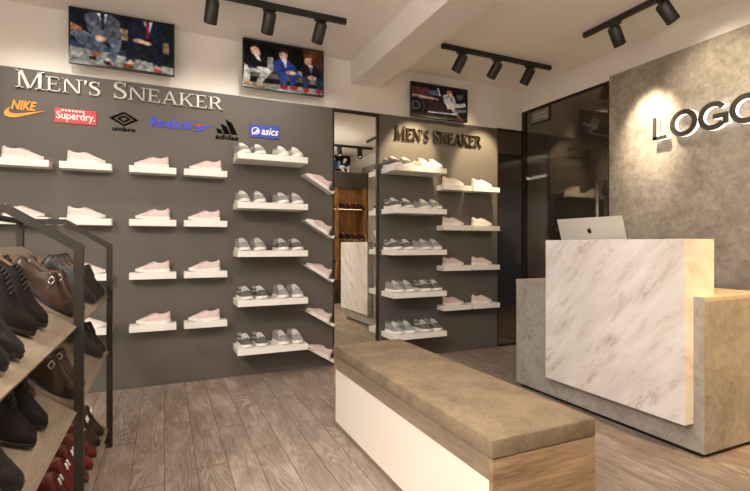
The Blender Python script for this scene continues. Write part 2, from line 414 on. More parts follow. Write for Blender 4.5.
def sneaker(label, upper, sole, lining, lace, heel=None, mark=None, L=.25, W=.095, tall=1.0, slim=False):
    root = thing('sneaker', label, 'sneaker')
    la = Last(L, W, ([0,.05,.15,.27,.38,.46,.56,.7,.82,.92,1], [v*tall for v in ((.100,.108,.100,.094,.097,.096,.087,.070,.056,.044,.024) if slim else (.088,.096,.086,.08,.094,.098,.086,.066,.054,.044,.028))]), zs=([0,.2,.5,.8,1],[.027,.025,.022,.023,.022]))
    up, li = la.upper(); up.build('upper', upper, root); li.build('lining', lining, root)
    la.sole().build('sole', sole, root, bevel=.003)
    la.laces(.46, .66, 5).build('lace', lace, root)
    tg = MB(); a, b = la.pt(.44, math.pi/2), Vector((la.x(.38), 0, la.h(.4)+(-.004 if slim else .014)))
    tg.bar(a+Vector((0,0,-.012)), b, .042, .006, up=(0,0,1)); tg.build('tongue', upper, root, bevel=.002)
    if heel: la.patch(.0, .07, .35, math.pi-.35, .002, 4, 12).build('heel_tab', heel, root)
    if mark: la.swoosh().build('side_mark', mark, root)
    return root
DUMP = []
class Proto:
    """first use moves the source itself, later uses copy it with its parts"""
    def __init__(s, root): s.root = root; s.used = False
    def put(s, loc, rot, label, group=None):
        if not s.used:
            s.used = True; r = s.root; r.location = loc; r.rotation_euler = rot; r['label'] = label
            if group: r['group'] = group
            return r
        return dup(s.root, loc, rot, label, group)
P = {}
P['pink'] = Proto(sneaker('', M['pink'], M['pinksole'], M['pinklining'], M['pinklining'], M['pinkheel'], L=.262, W=.088, tall=.92, slim=True))
M['blush'] = knit('blush_white_knit', (206,190,185), (240,230,225))
P['blush'] = Proto(sneaker('', M['blush'], M['pinksole'], M['pinklining'], M['pinklining'], M['pink'], L=.262, W=.088, tall=.92, slim=True))
P['dark'] = Proto(sneaker('', M['darkgrey'], M['rubber'], M['lining'], M['lace'], M['lining'], M['lace'], L=.265, W=.10, tall=1.1))
P['pale'] = Proto(sneaker('', M['palegrey'], M['rubber'], M['lining'], M['lace'], M['lining'], L=.265, W=.10, tall=1.1))
P['cream'] = Proto(sneaker('', M['offwhite'], M['rubber'], M['lining'], M['lace'], M['rubber'], L=.265, W=.10, tall=1.1))

dress_base = ([0,.24,.5,.62,.85,1], [.026,.026,.01,.001,.001,.009])
DW = ([0,.02,.06,.15,.3,.45,.6,.7,.8,.9,.96,1], [.34,.52,.64,.70,.64,.74,.96,1,.88,.6,.40,.16])
def dress(cat, name, upper, sole, lace=None, strap=False, tassel=False):
    root = thing(name, '', cat)
    la = Last(.30, .10, ([0,.05,.15,.28,.38,.46,.58,.72,.86,.95,1], [.104,.108,.098,.09,.108,.112,.09,.064,.05,.042,.03]), ws=DW, zs=([0,1],[.009,.008]), base=dress_base)
    up, li = la.upper(); up.build('upper', upper, root); li.build('lining', M['leatherlining'], root)
    la.sole(1.08).build('sole', sole, root, bevel=.002); la.heel().build('heel', sole, root)
    cap = MB(); cap.tube([la.pt(.8, .25+(math.pi-.5)*k/8, 1, .001) for k in range(9)], .0016); cap.build('toe_seam', sole, root)
    if lace: la.laces(.45, .64, 5, .003, .6).build('lace', lace, root)
    if strap:
        st = la.patch(.44, .53, .25, math.pi-.25, .004, 4, 14).build('strap', upper, root)
        for sgn in (1,):
            for aa in (.62, math.pi-.62):
                c = [la.pt(t, a, 1, .008) for t, a in ((.455,aa-.17),(.515,aa-.17),(.515,aa+.17),(.455,aa+.17),(.455,aa-.17))]
                bk = MB(); bk.tube(c, .0022); bk.build('buckle', M['chrome'], st)
    if tassel:
        la.patch(.5, .6, .35, math.pi-.35, .004, 4, 14).build('saddle_strap', upper, root)
        tm = MB()
        for u in (-.22, .22):
            tm.cyl(la.pt(.52, math.pi/2+u, 1, .008), la.pt(.6, math.pi/2+u*1.1, 1, .008), .0045, n=8)
        tm.build('tassel', M['lace'], root)
    return root
def boot(upper):
    root = thing('ankle_boot', '', 'boot')
    la = Last(.30, .104, ([0,.05,.2,.34,.42,.5,.6,.72,.86,.95,1], [.128,.138,.136,.134,.132,.12,.096,.072,.057,.047,.03]), ws=DW, zs=([0,1],[.011,.01]), base=dress_base, open_=(.05,.36), q=([0,.4,.6,1],[.38,.42,.6,.6]), wide=.66)
    up, li = la.upper(); up.build('upper', upper, root); li.build('lining', M['leatherlining'], root)
    la.sole(1.08).build('sole', M['solerubber'], root, bevel=.002); la.heel().build('heel', M['solerubber'], root)
    la.laces(.385, .62, 7, .003, .55).build('lace', M['darklace'], root)
    tb = MB(); tb.bar((la.x(0)-.002, 0, .115), (la.x(.02)-.004, 0, .155), .016, .004, up=(1,0,0)); tb.build('pull_tab', upper, root)
    return root
P['monk'] = Proto(dress('shoe', 'monk_strap_shoe', M['brown'], M['solerubber'], strap=True))
P['russet'] = Proto(dress('shoe', 'dress_shoe', M['redbrown'], M['solerubber'], M['darklace']))
P['oxford'] = Proto(dress('shoe', 'oxford_shoe', M['blackleather'], M['solerubber'], M['darklace']))
P['loafer'] = Proto(dress('shoe', 'loafer', M['red'], M['solerubber'], tassel=True))
P['dkloafer'] = Proto(dress('shoe', 'loafer', M['darkbrown'], M['solerubber'], tassel=True))
P['boot'] = Proto(boot(M['suede']))

# ------------------------------------------------------------------ single ledges with pink sneakers
for ci, (x0, x1, nm) in enumerate(COLS):
    for ri, z in enumerate(ROWS4):
        if ci == 0 and ri == 3: continue
        shelf(x0, x1, z, .14, f'short white ledge {nm}, {RN4[ri]}', 'short white ledges on the long panel')
        right = ci < 2
        xc = (x0+x1)/2 + (.005 if right else -.005)
        P['blush' if right else 'pink'].put((xc+random.uniform(-.008,.008), YW-.075, z+.001), (0, 0, (0 if right else math.pi)+R(random.uniform(-3,3))), f'{"blush white" if right else "pale pink"} knit sneaker on the ledge {nm}, {RN4[ri]}', 'pink sneakers on the long panel')
for ci, (x0, x1, nm) in enumerate(RCOLS):
    for ri, z in enumerate(ROWS4):
        shelf(x0, x1, z, .16, f'short white ledge {nm}, {RN4[ri]}', 'short white ledges on the shorter panel')
        P['blush' if ri < 2 else 'pink'].put(((x0+x1)/2-.02, YW-.085, z+.001), (0, 0, R(-4)), f'{["blush white","blush white","pink","pink"][ri]} sneaker on the ledge {nm}, {RN4[ri]}', 'pink sneakers on the shorter panel')

# ------------------------------------------------------------------ long shelves, two pairs each
LEFT_ROWS = ['ppcc', 'pppp', 'ppdd', 'ddpp', 'ddpp']
RIGHT_ROWS = ['ddcc', 'ddpp', 'ddpp', 'ppdd', 'ppdd']
KIND = {'c': ('cream', 'off-white mesh'), 'p': ('pale', 'pale grey mesh'), 'd': ('dark', 'charcoal mesh')}
ORD = ['first', 'second', 'third', 'fourth']
def long_shelves(x0, rows, where, group):
    for ri, z in enumerate(ROWS5):
        shelf(x0, x0+.64, z, .30, f'long white shelf, {RN5[ri]} of five, {where}', 'long white shelves '+group)
        for k, ch in enumerate(rows[ri]):
            key, nm = KIND[ch]
            P[key].put((x0+((.06,.2,.415,.55) if ri < 3 else (.08,.215,.415,.55))[k], YW-.155, z+.001), (0, 0, R(-78+random.uniform(-3,3))),
                       f'{nm} sneaker, {ORD[k]} from left on {RN5[ri]} long shelf {where}', 'paired sneakers '+group)
long_shelves(.588, LEFT_ROWS, 'left of the mirror', 'left of the mirror')
long_shelves(2.13, RIGHT_ROWS, 'right of the mirror', 'right of the mirror')

# ------------------------------------------------------------------ tilted trays by the mirror
for k, (x, z) in enumerate([(1.39, 1.85), (1.39, 1.40), (1.39, .965), (1.395, .52), (1.40, .157)]):
    w = ['topmost', 'second from top', 'middle', 'second from bottom', 'lowest'][k]; tl = R(31)
    t = thing('tilted_shoe_tray', f'narrow white tilted shoe tray near the mirror edge, {w}', 'shoe tray', (x, YW, z), (0, tl, 0), 'tilted shoe trays beside the mirror')
    c, s = math.cos(tl), math.sin(tl)
    mb = MB(); mb.box(-.165, .165, -.1375, -.0005, -.011, -.001); mb.build('tray_board', M['white'], t, bevel=.001)
    mb = MB(); mb.box(.1652, .175, -.1375, -.0005, -.011, .022); mb.build('tray_lip', M['white'], t, bevel=.001)
    P['pink'].put((x-.012*c+.0, YW-.078, z+.012*s-.0008), (0, -tl, math.pi), f'pink sneaker heel-down on the tilted tray near the mirror, {w}', 'pink sneakers on tilted trays')

# ------------------------------------------------------------------ rack of leather shoes
RF, RB = -.308, -.757            # front / back post centre lines
FR = [1.03, 2.155, 3.28]
PHI = R(36)
rack = thing('shoe_rack', 'dark metal frame rack with three sloping wooden shelves of leather shoes', 'shoe rack', (0, 0, 0))
T = .032; SF = -.312
for y in FR:
    mb = MB()
    mb.box(RF-T/2, RF+T/2, y-T/2, y+T/2, 0, 1.2); mb.build('front_post', M['bronze'], rack)
    mb = MB(); mb.box(RB-T/2, RB+T/2, y-T/2, y+T/2, 0, 1.367); mb.build('back_post', M['bronze'], rack)
    mb = MB(); mb.prism([(RF-T/2,1.2),(RF+T/2,1.2),(RF+T/2,1.246),(-.533,1.397),(RB-T/2,1.397),(RB-T/2,1.367),(-.543,1.367),(RF-T/2,1.226)], lambda a, b, k: (a, y-T/2+T*k, b)); mb.build('top_rail', M['bronze'], rack)
    mb = MB(); mb.box(RB, RF, y-T/2, y+T/2, .03, .056); mb.build('bottom_rail', M['bronze'], rack)
mb = MB(); mb.box(RB-T/2, RB+T/2, FR[0], FR[2], 1.367, 1.393); mb.build('back_rail', M['bronze'], rack)
SH = [.925, .59, .118]
for zf in SH:
    for b in (0, 1):
        mb = MB(); y0, y1 = FR[b]+T/2, FR[b+1]-T/2
        n = Vector((math.sin(PHI), 0, math.cos(PHI)))
        a = Vector((SF, 0, zf)); c = a+Vector((-math.cos(PHI), 0, math.sin(PHI)))*.53
        pts = [a, c, c-n*.024, a-n*.024]
        vs = [(p.x, y0, p.z) for p in pts]+[(p.x, y1, p.z) for p in pts]
        mb.add(vs, [(0,1,2,3),(7,6,5,4),(0,4,5,1),(1,5,6,2),(2,6,7,3),(3,7,4,0)])
        mb.build('sloping_shelf', M['greyoak'], rack, bevel=.0015)
def on_rack(key, lvl, y, d, label, group, yaw=0):
    zf = SH[lvl]; x = SF-d*math.cos(PHI)+.0006; z = zf+d*math.sin(PHI)+.0008
    P[key].put((x, y, z), (0, PHI, 0), label, group)
LV = ['top', 'middle', 'bottom']
for lvl in (0, 1):
    g = f'shoes on the {LV[lvl]} rack shelf'
    on_rack('oxford', lvl, 1.33, .19, f'black lace-up shoe nearest the camera, {LV[lvl]} rack shelf', g)
    on_rack('oxford', lvl, 1.46, .19, f'black lace-up shoe beside the black ankle boots, {LV[lvl]} rack shelf', g)
    on_rack('boot', lvl, 1.70, .22, f'nearer black suede ankle boot on the {LV[lvl]} rack shelf', g)
    on_rack('boot', lvl, 1.85, .22, f'farther black suede ankle boot on the {LV[lvl]} rack shelf', g)
    on_rack('russet', lvl, 2.03, .31, f'russet leather shoe behind the ankle boots, {LV[lvl]} rack shelf', g)
    on_rack('monk', lvl, 2.25, .18, f'nearer brown buckled strap shoe, {LV[lvl]} rack shelf', g)
    on_rack('monk', lvl, 2.40, .18, f'farther brown buckled strap shoe, {LV[lvl]} rack shelf', g)
    for k, y in enumerate(((2.72, 2.86, 2.99, 3.12), (3.02, 3.16))[lvl]):
        on_rack('oxford', lvl, y, .175, f'black lace-up shoe, {ORD[k]} beyond the brown buckled pair, {LV[lvl]} rack shelf', g)
g = 'loafers on the bottom rack shelf'
for k, y in enumerate((1.75, 1.9, 2.03)):
    on_rack('loafer', 2, y, .18, f'oxblood loafer, {ORD[k]} from the near end, bottom rack shelf', g)
for k, y in enumerate((2.24, 2.38, 2.52, 2.66, 2.80)):
    on_rack('loafer', 2, y, .18, f'oxblood loafer, {(ORD+["fifth"])[k]} beyond the middle post, bottom rack shelf', g)
on_rack('dkloafer', 2, 2.95, .18, 'dark brown loafer next to the red loafers, bottom rack shelf', g)
on_rack('dkloafer', 2, 3.10, .18, 'dark brown loafer nearest the far post, bottom rack shelf', g)

# ------------------------------------------------------------------ bench
bx0, bx1, by0, by1 = 1.06, 1.578, 1.33, 3.036
t = thing('bench', 'long upholstered bench with wooden frame and cream side panel', 'bench', ((bx0+bx1)/2, (by0+by1)/2, 0))
hw, hl = (bx1-bx0)/2, (by1-by0)/2
mb = MB(); mb.box(-hw+.004, hw-.004, -hl, -hl+.022, 0, .479); mb.build('end_panel', M['oakend'], t, bevel=.001)
mb = MB(); mb.box(-hw+.004, hw-.004, hl-.022, hl, 0, .479); mb.build('end_panel', M['oakend'], t, bevel=.001)
mb = MB(); mb.box(-hw+.008, hw-.008, -hl+.022, hl-.022, .395, .479); mb.build('top_rail', M['oakside'], t, bevel=.001)
mb = MB(); mb.box(-hw+.012, hw-.012, -hl+.022, hl-.022, .0, .034); mb.build('plinth', M['oakside'], t)
for sx in (-1, 1):
    mb = MB(); x = sx*(hw-.02); mb.box(x-.009, x+.009, -hl+.022, hl-.022, .034, .395); mb.build('side_panel', M['cream'], t)
mb = MB(); mb.box(-hw, hw, -hl, hl, .482, .551)
c = mb.build('cushion', M['fabric'], t); b = c.modifiers.new('bevel', 'BEVEL'); b.width = .006; b.segments = 3
for p in c.data.polygons: p.use_smooth = True
mb = MB(); z = .5505
k = .006
mb.tube([(-hw+k,-hl+k,z),(hw-k,-hl+k,z),(hw-k,hl-k,z),(-hw+k,hl-k,z),(-hw+k,-hl+k,z)], .0022); mb.build('piping', M['fabric'], c)

# ------------------------------------------------------------------ reception counter
t = thing('reception_counter', 'grey concrete reception counter with a raised white marble front', 'counter', (3.18, 2.43, 0))
O = Vector((3.18, 2.43, 0))
def cb(name, mat, x0, x1, y0, y1, z0, z1, parent, bev=.002):
    mb = MB(); mb.box(x0-O.x, x1-O.x, y0-O.y, y1-O.y, z0, z1); return mb.build(name, mat, parent, bevel=bev)
cb('body', M['conc'], 2.84, 3.535, 1.655, 3.23, .03, .915, t)
cb('plinth', M['darkgap'], 2.87, 3.50, 1.69, 3.19, 0, .03, t, 0)
cb('worktop', plain('beige_stone', (190,176,156), .5, var=.03, scale=12), 2.842, 3.535, 1.657, 3.228, .9155, .94, t)
cb('body_front', M['conc'], 2.8385, 2.8418, 1.655, 3.23, .91, .94, t, 0)
cb('marble_block', M['marble'], 2.76, 3.04, 1.715, 2.80, .19, 1.28, t)
cb('laptop_ledge', M['white'], 3.041, 3.44, 2.34, 3.03, .941, 1.058, t)
# laptop, lid leaning towards the customer side
W_, D_ = .62, .40
t = thing('laptop', 'silver laptop open behind the marble front, seen from the back of its lid', 'laptop', (3.06+.12, 2.67, 1.059), (0, 0, R(0)))
mb = MB(); mb.box(0, .24, -W_/2, W_/2, 0, .016); mb.build('base', M['chrome'], t, bevel=.004)
lean = R(17)
mb = MB(); mb.box(-.0045, .0045, -W_/2, W_/2, 0, D_)
lid = mb.build('lid', plain('silver_aluminium', (226,222,214), .38, .25, .01), t, bevel=.004, loc=(.004, 0, .018)); lid.rotation_euler = (0, -lean, 0)
mb = MB(); mb.box(.005, .0056, -W_/2+.012, W_/2-.012, .015, D_-.012); mb.build('screen', M['blackplastic'], lid)
mb = MB()
for i in range(4): mb.box(.04+.034*i, .068+.034*i, -.25, .25, .016, .0175)
mb.build('keyboard', M['blackplastic'], t)
mb = MB()   # fruit mark on the lid: bitten disc with a leaf
pts = []
def app(a):
    r = .021*(1-.10*math.exp(-((a-math.pi/2)/.35)**2)-.06*math.exp(-((a-1.5*math.pi)/.3)**2)); return r*math.cos(a), r*1.05*math.sin(a)
out = [app(2*math.pi*k/48) for k in range(48)]
out = [p for p in out if (p[0]-.026)**2+(p[1]-.003)**2 > .0115**2]
i0 = next(i for i, p in enumerate(out) if p[1] > 0 and p[0] > 0)
bite = [(.026-.0115*math.cos(a), .003-.0115*math.sin(a)) for a in np.linspace(-.75, .75, 7)]
up = [p for p in out if True]
up.sort(key=lambda p: math.atan2(p[1], p[0]) % (2*math.pi))
up = up+[(.026+.0115*math.cos(a), .003+.0115*math.sin(a)) for a in (math.pi+.6, math.pi+.2, math.pi-.2, math.pi-.6)]
# y on the lid runs to the viewer's left, so mirror x
mb.prism(up, lambda x, y, k: (-.0047-.0006*k, -x, D_-.108+y))
leaf = [(.001,.024),(.002,.031),(.008,.035),(.008,.029)]
mb.prism(leaf, lambda x, y, k: (-.0047-.0006*k, -x, D_-.108+y)); mb.build('fruit_mark', M['blackplastic'], lid)

# ------------------------------------------------------------------ lettering
def ln(p, q, w): return [(p[0]-w/2,p[1]),(p[0]+w/2,p[1]),(q[0]+w/2,q[1]),(q[0]-w/2,q[1])]
def hb(x0, x1, y0, y1): return [(x0,y0),(x1,y0),(x1,y1),(x0,y1)]
def curve(pts, ws):
    P_ = [Vector(p) for p in pts]; n = len(P_); fine = []; fw = []
    for i in range(n-1):
        for k in range(4):
            a = k/4; p0, p1, p2, p3 = P_[max(i-1,0)], P_[i], P_[i+1], P_[min(i+2,n-1)]
            fine.append(.5*((2*p1)+(p2-p0)*a+(2*p0-5*p1+4*p2-p3)*a*a+(3*p1-p0-3*p2+p3)*a**3)); fw.append(ws[i]*(1-a)+ws[i+1]*a)
    fine.append(P_[-1]); fw.append(ws[-1]); L_, R_ = [], []
    for i, p in enumerate(fine):
        d = (fine[min(i+1,len(fine)-1)]-fine[max(i-1,0)]).normalized(); nn = Vector((-d.y, d.x))
        L_.append(p+nn*fw[i]/2); R_.append(p-nn*fw[i]/2)
    return [[tuple(L_[i]), tuple(R_[i]), tuple(R_[i+1]), tuple(L_[i+1])] for i in range(len(fine)-1)]
s_ = .05
G = {
 'M': (1.08, [ln((.15,0),(.15,1),.07), ln((.88,0),(.88,1),.12), ln((.5,.0),(.18,1),.12), ln((.53,0),(.86,1),.06), hb(0,.3,0,s_), hb(0,.22,1-s_,1), hb(.72,1.04,0,s_), hb(.84,1.04,1-s_,1)]),
 'E': (.74, [ln((.17,0),(.17,1),.115), hb(.02,.66,0,.06), hb(.02,.62,.94,1), hb(.2,.5,.48,.54), hb(.61,.66,0,.22), hb(.57,.62,.8,1), hb(.46,.5,.4,.62)]),
 'N': (.95, [ln((.14,0),(.14,1),.07), ln((.78,0),(.78,1),.07), ln((.76,0),(.14,1),.13), hb(0,.28,0,s_), hb(.64,.92,1-s_,1), hb(0,.2,1-s_,1)]),
 "'": (.26, [[(.05,1),(.19,1),(.14,.7),(.09,.7)]]),
 'S': (.62, curve([(.5,.74),(.46,.88),(.3,.965),(.15,.91),(.09,.77),(.15,.63),(.3,.53),(.44,.42),(.5,.27),(.44,.1),(.28,.035),(.12,.09),(.06,.26)], [.05,.06,.06,.09,.12,.14,.16,.14,.12,.09,.06,.06,.05])+[hb(.48,.52,.7,1), hb(.04,.08,0,.3)]),
 'A': (.92, [ln((.12,0),(.44,1),.06), ln((.76,0),(.44,1),.12), hb(.24,.64,.32,.38), hb(0,.26,0,s_), hb(.6,.92,0,s_)]),
 'K': (.9, [ln((.17,0),(.17,1),.115), ln((.22,.40),(.7,1),.07), ln((.76,0),(.36,.58),.135), hb(.02,.33,0,s_), hb(.02,.33,1-s_,1), hb(.56,.84,1-s_,1), hb(.6,.92,0,s_)]),
 'R': (.85, [ln((.17,0),(.17,1),.115), hb(.02,.33,0,s_), hb(.02,.3,1-s_,1), ln((.74,0),(.42,.5),.13), hb(.66,.88,0,s_)]+curve([(.2,.97),(.42,.965),(.57,.88),(.62,.74),(.57,.6),(.42,.51),(.2,.505)], [.06,.07,.12,.15,.12,.07,.06])),
}
def serif_sign(label, x0, x1, zb, capb, caps, mat, y, depth):
    t = thing('wall_sign', label, 'sign', ((x0+x1)/2, y, zb)); txt = "MEN'S SNEAKER"; big = {0, 6}
    wid = sum((G[c][0] if c != ' ' else .55)*(capb if i in big else caps) for i, c in enumerate(txt)); k = (x1-x0)/wid; x = -(x1-x0)/2
    for i, c in enumerate(txt):
        hgt = capb if i in big else caps
        if c == ' ': x += .55*hgt*k; continue
        mb = MB()
        for pl in G[c][1]: mb.prism(pl, lambda a, b, f: (x+a*hgt*k, -depth*f, b*hgt))
        mb.build('letter', mat, t); x += G[c][0]*hgt*k
    return t
M['letterpale'] = plain('satin_silver', (196,192,187), .4, .2, .02)
M['letterdark'] = plain('polished_bronze', (150,138,120), .16, 1, .05)
serif_sign("pale silver serif letters MEN'S SNEAKER on the long taupe panel", -1.075, .495, 2.492, .142, .118, M['letterpale'], YW, .02)
serif_sign("dark bronze serif letters MEN'S SNEAKER on the shorter panel under the car picture", 2.285, 3.435, 2.398, .142, .128, M['letterdark'], YW, .03)

def text_mesh(mb, txt, x0, x1, z0, z1, depth, y0, shear=0, bold=0, mi=0):
    cu = bpy.data.curves.new('txt', 'FONT'); cu.body = txt; cu.extrude = .02; cu.shear = shear; cu.offset = bold; cu.resolution_u = 3
    o = bpy.data.objects.new('txt', cu); COL.objects.link(o); dg = bpy.context.evaluated_depsgraph_get()
    me = bpy.data.meshes.new_from_object(o.evaluated_get(dg))
    xs = [v.co.x for v in me.vertices]; ys = [v.co.y for v in me.vertices]; a, b, c, d = min(xs), max(xs), min(ys), max(ys)
    vs = [(x0+(v.co.x-a)/(b-a)*(x1-x0), y0-(depth if v.co.z > 0 else 0), z0+(v.co.y-c)/(d-c)*(z1-z0)) for v in me.vertices]
    mb.add(vs, [tuple(p.vertices) for p in me.polygons], mi)
    bpy.data.objects.remove(o); bpy.data.meshes.remove(me); bpy.data.curves.remove(cu)
def on_wall(d): return lambda x, y, k: (x, -d*k, y)
orange = plain('orange_acrylic', (238,152,40), .4, var=.02); redp = plain('red_acrylic', (206,36,44), .4, var=.02)
blue = plain('blue_acrylic', (52,64,190), .4, var=.02); navy = plain('royal_blue_acrylic', (40,58,158), .4, var=.02)
blk = plain('black_acrylic', (10,9,9), .9, var=.05, spec=.05); wht = plain('white_acrylic', (240,238,234), .5, var=.01)
# tick logo
t = thing('logo_sign', 'orange tick mark with NIKE lettering on the taupe panel', 'logo', (-1.15, YW, 2.25))
sw = [(1,.60),(.75,.40),(.45,.15),(.27,.02),(.13,.0),(.03,.09),(0,.24),(.04,.43),(.15,.66),(.11,.46),(.12,.34),(.18,.27),(.28,.26),(.42,.31),(.7,.46)]
mb = MB(); mb.prism([(x*.275, y*.13) for x, y in sw], on_wall(.008)); mb.build('tick_mark', orange, t)
mb = MB(); text_mesh(mb, 'NIKE', .045, .215, .068, .142, .0095, 0, .3, .035); mb.build('lettering', orange, t)
# red plaque
t = thing('logo_sign', 'red plaque with white Superdry lettering', 'logo', (-.668, YW, 2.305))
mb = MB(); mb.box(-.147, .147, -.010, 0, -.058, .058); mb.build('plaque', redp, t)
mb = MB(); text_mesh(mb, 'Superdry.', -.135, .137, -.048, .034, .003, -.010, 0, .014); mb.build('lettering', wht, t)
mb = MB()
for k in range(7): mb.box(-.10+k*.024, -.085+k*.024, -.0125, -.010, .035, .050)
mb.build('small_marks', wht, t)
# double diamond
t = thing('logo_sign', 'black double diamond logo with umbro lettering below', 'logo', (-.318, YW, 2.325))
def ring(mb, a, b, w, d):
    for k in range(4):
        q = [(a,0),(0,b),(-a,0),(0,-b)]; i = [(a-w*a/b*1.2,0),(0,b-w),(-a+w*a/b*1.2,0),(0,-b+w)]
        mb.prism([q[k], q[(k+1)%4], i[(k+1)%4], i[k]], on_wall(d))
mb = MB(); ring(mb, .112, .062, .016, .008); mb.build('outer_diamond', blk, t)
mb = MB(); ring(mb, .055, .031, .013, .008); mb.build('inner_diamond', blk, t)
mb = MB(); text_mesh(mb, 'umbro', -.088, .088, -.105, -.068, .008, 0, 0, .02); mb.build('lettering', blk, t)
# blue script
t = thing('logo_sign', 'blue italic Reebok lettering with streak mark', 'logo', (.14, YW, 2.325))
mb = MB(); text_mesh(mb, 'Reebok', -.265, .10, -.042, .048, .008, 0, .25, .022); mb.build('lettering', blue, t)
mb = MB(); mb.prism([(.10,-.05),(.15,-.045),(.275,.02),(.19,.0)], on_wall(.008)); mb.prism([(.105,-.012),(.135,-.02),(.2,.006),(.17,.012)], on_wall(.007)); mb.build('streak', blue, t)
mb = MB(); mb.prism([(.10,.004),(.14,-.002),(.19,.012),(.15,.018)], on_wall(.009)); mb.build('red_streak', redp, t)
# three bars
t = thing('logo_sign', 'black three-bar mountain logo with adidas lettering', 'logo', (.53, YW, 2.315))
for xa, xb, hgt in ((-.082, -.034, .045), (-.022, .032, .092), (.042, .098, .138)):
    mb = MB(); mb.prism([(xa,-.036), (xb,-.036), (xb-.5*(hgt*.78),-.036+hgt*.78), (xa-.5*hgt+.012,-.036+hgt)], on_wall(.008)); mb.build('bar', blk, t)
mb = MB(); text_mesh(mb, 'adidas', -.10, .105, -.088, -.045, .008, 0, 0, .02); mb.build('lettering', blk, t)
# blue plaque
t = thing('logo_sign', 'blue plaque with white spiral mark and asics lettering', 'logo', (.883, YW, 2.335))
mb = MB(); mb.box(-.142, .142, -.010, 0, -.06, .06); mb.build('plaque', navy, t)
mb = MB(); text_mesh(mb, 'asics', -.035, .13, -.032, .036, .003, -.010, .25, .016); mb.build('lettering', wht, t)
mb = MB()
sp = [(-.065+.0, -.01)]
sp = [(-.088+.034*math.cos(a)*(1-.0*a), .0+.030*math.sin(a)) for a in np.linspace(-2.4, 3.3, 14)]+[(-.118,-.040)]
for pl in curve(sp, [.008]*len(sp)): mb.prism(pl, lambda x, y, k: (x, -.010-.003*k, y))
sp = [(-.108,-.036),(-.085,-.005),(-.068,.01),(-.064,-.004),(-.082,-.014)]
for pl in curve(sp, [.009]*len(sp)): mb.prism(pl, lambda x, y, k: (x, -.010-.003*k, y))
mb.build('spiral_mark', wht, t)

# LOGO letters on the concrete wall: dark faces on luminous acrylic bodies
t = thing('wall_sign', 'large LOGO letters with dark faces and glowing white edges', 'sign', (XR-.02, 2.405, 2.183))
glow = emis('luminous_acrylic', (255,250,240), 1.5)
M['graphite'] = plain('graphite_metal', (62,57,51), .5, .2, .06)
capz = .205
def arc(cx_, cz, r, w, a0, a1, n): return [[((r-w/2*s)*math.cos(a)+cx_, (r-w/2*s)*1.0*math.sin(a)+cz) for s, a in ((1,p),(-1,p),(-1,q),(1,q))] for p, q in zip(np.linspace(a0,a1,n)[:-1], np.linspace(a0,a1,n)[1:])]
lw = .042
def Og(x): return arc(x, capz/2, .094, lw, 0, 2*math.pi, 29)
def Gg(x): return arc(x, capz/2, .094, lw, R(38), R(322), 25)+[[(x,.074),(x+.074,.074),(x+.074,.022),(x+.116,.022),(x+.116,.112),(x,.112)]]
def Lg(x): return [hb(x, x+lw*.8, 0, capz), hb(x, x+.125, 0, lw*.75)]
for fn, xx in ((Lg, -.385), (Og, -.115), (Gg, .12), (Og, .355)):
    polys = fn(xx)   # local x runs to the viewer's right, i.e. towards -Y
    fm = MB()
    for pl in polys: fm.prism(pl, lambda a, b, k: (-.054-.008*k, -a, b))
    face = fm.build('letter', M['graphite'], t)
    em = MB()
    for pl in polys: em.prism(pl, lambda a, b, k: (-.014-.040*k, -a, b))
    em.build('lit_edge', glow, face)

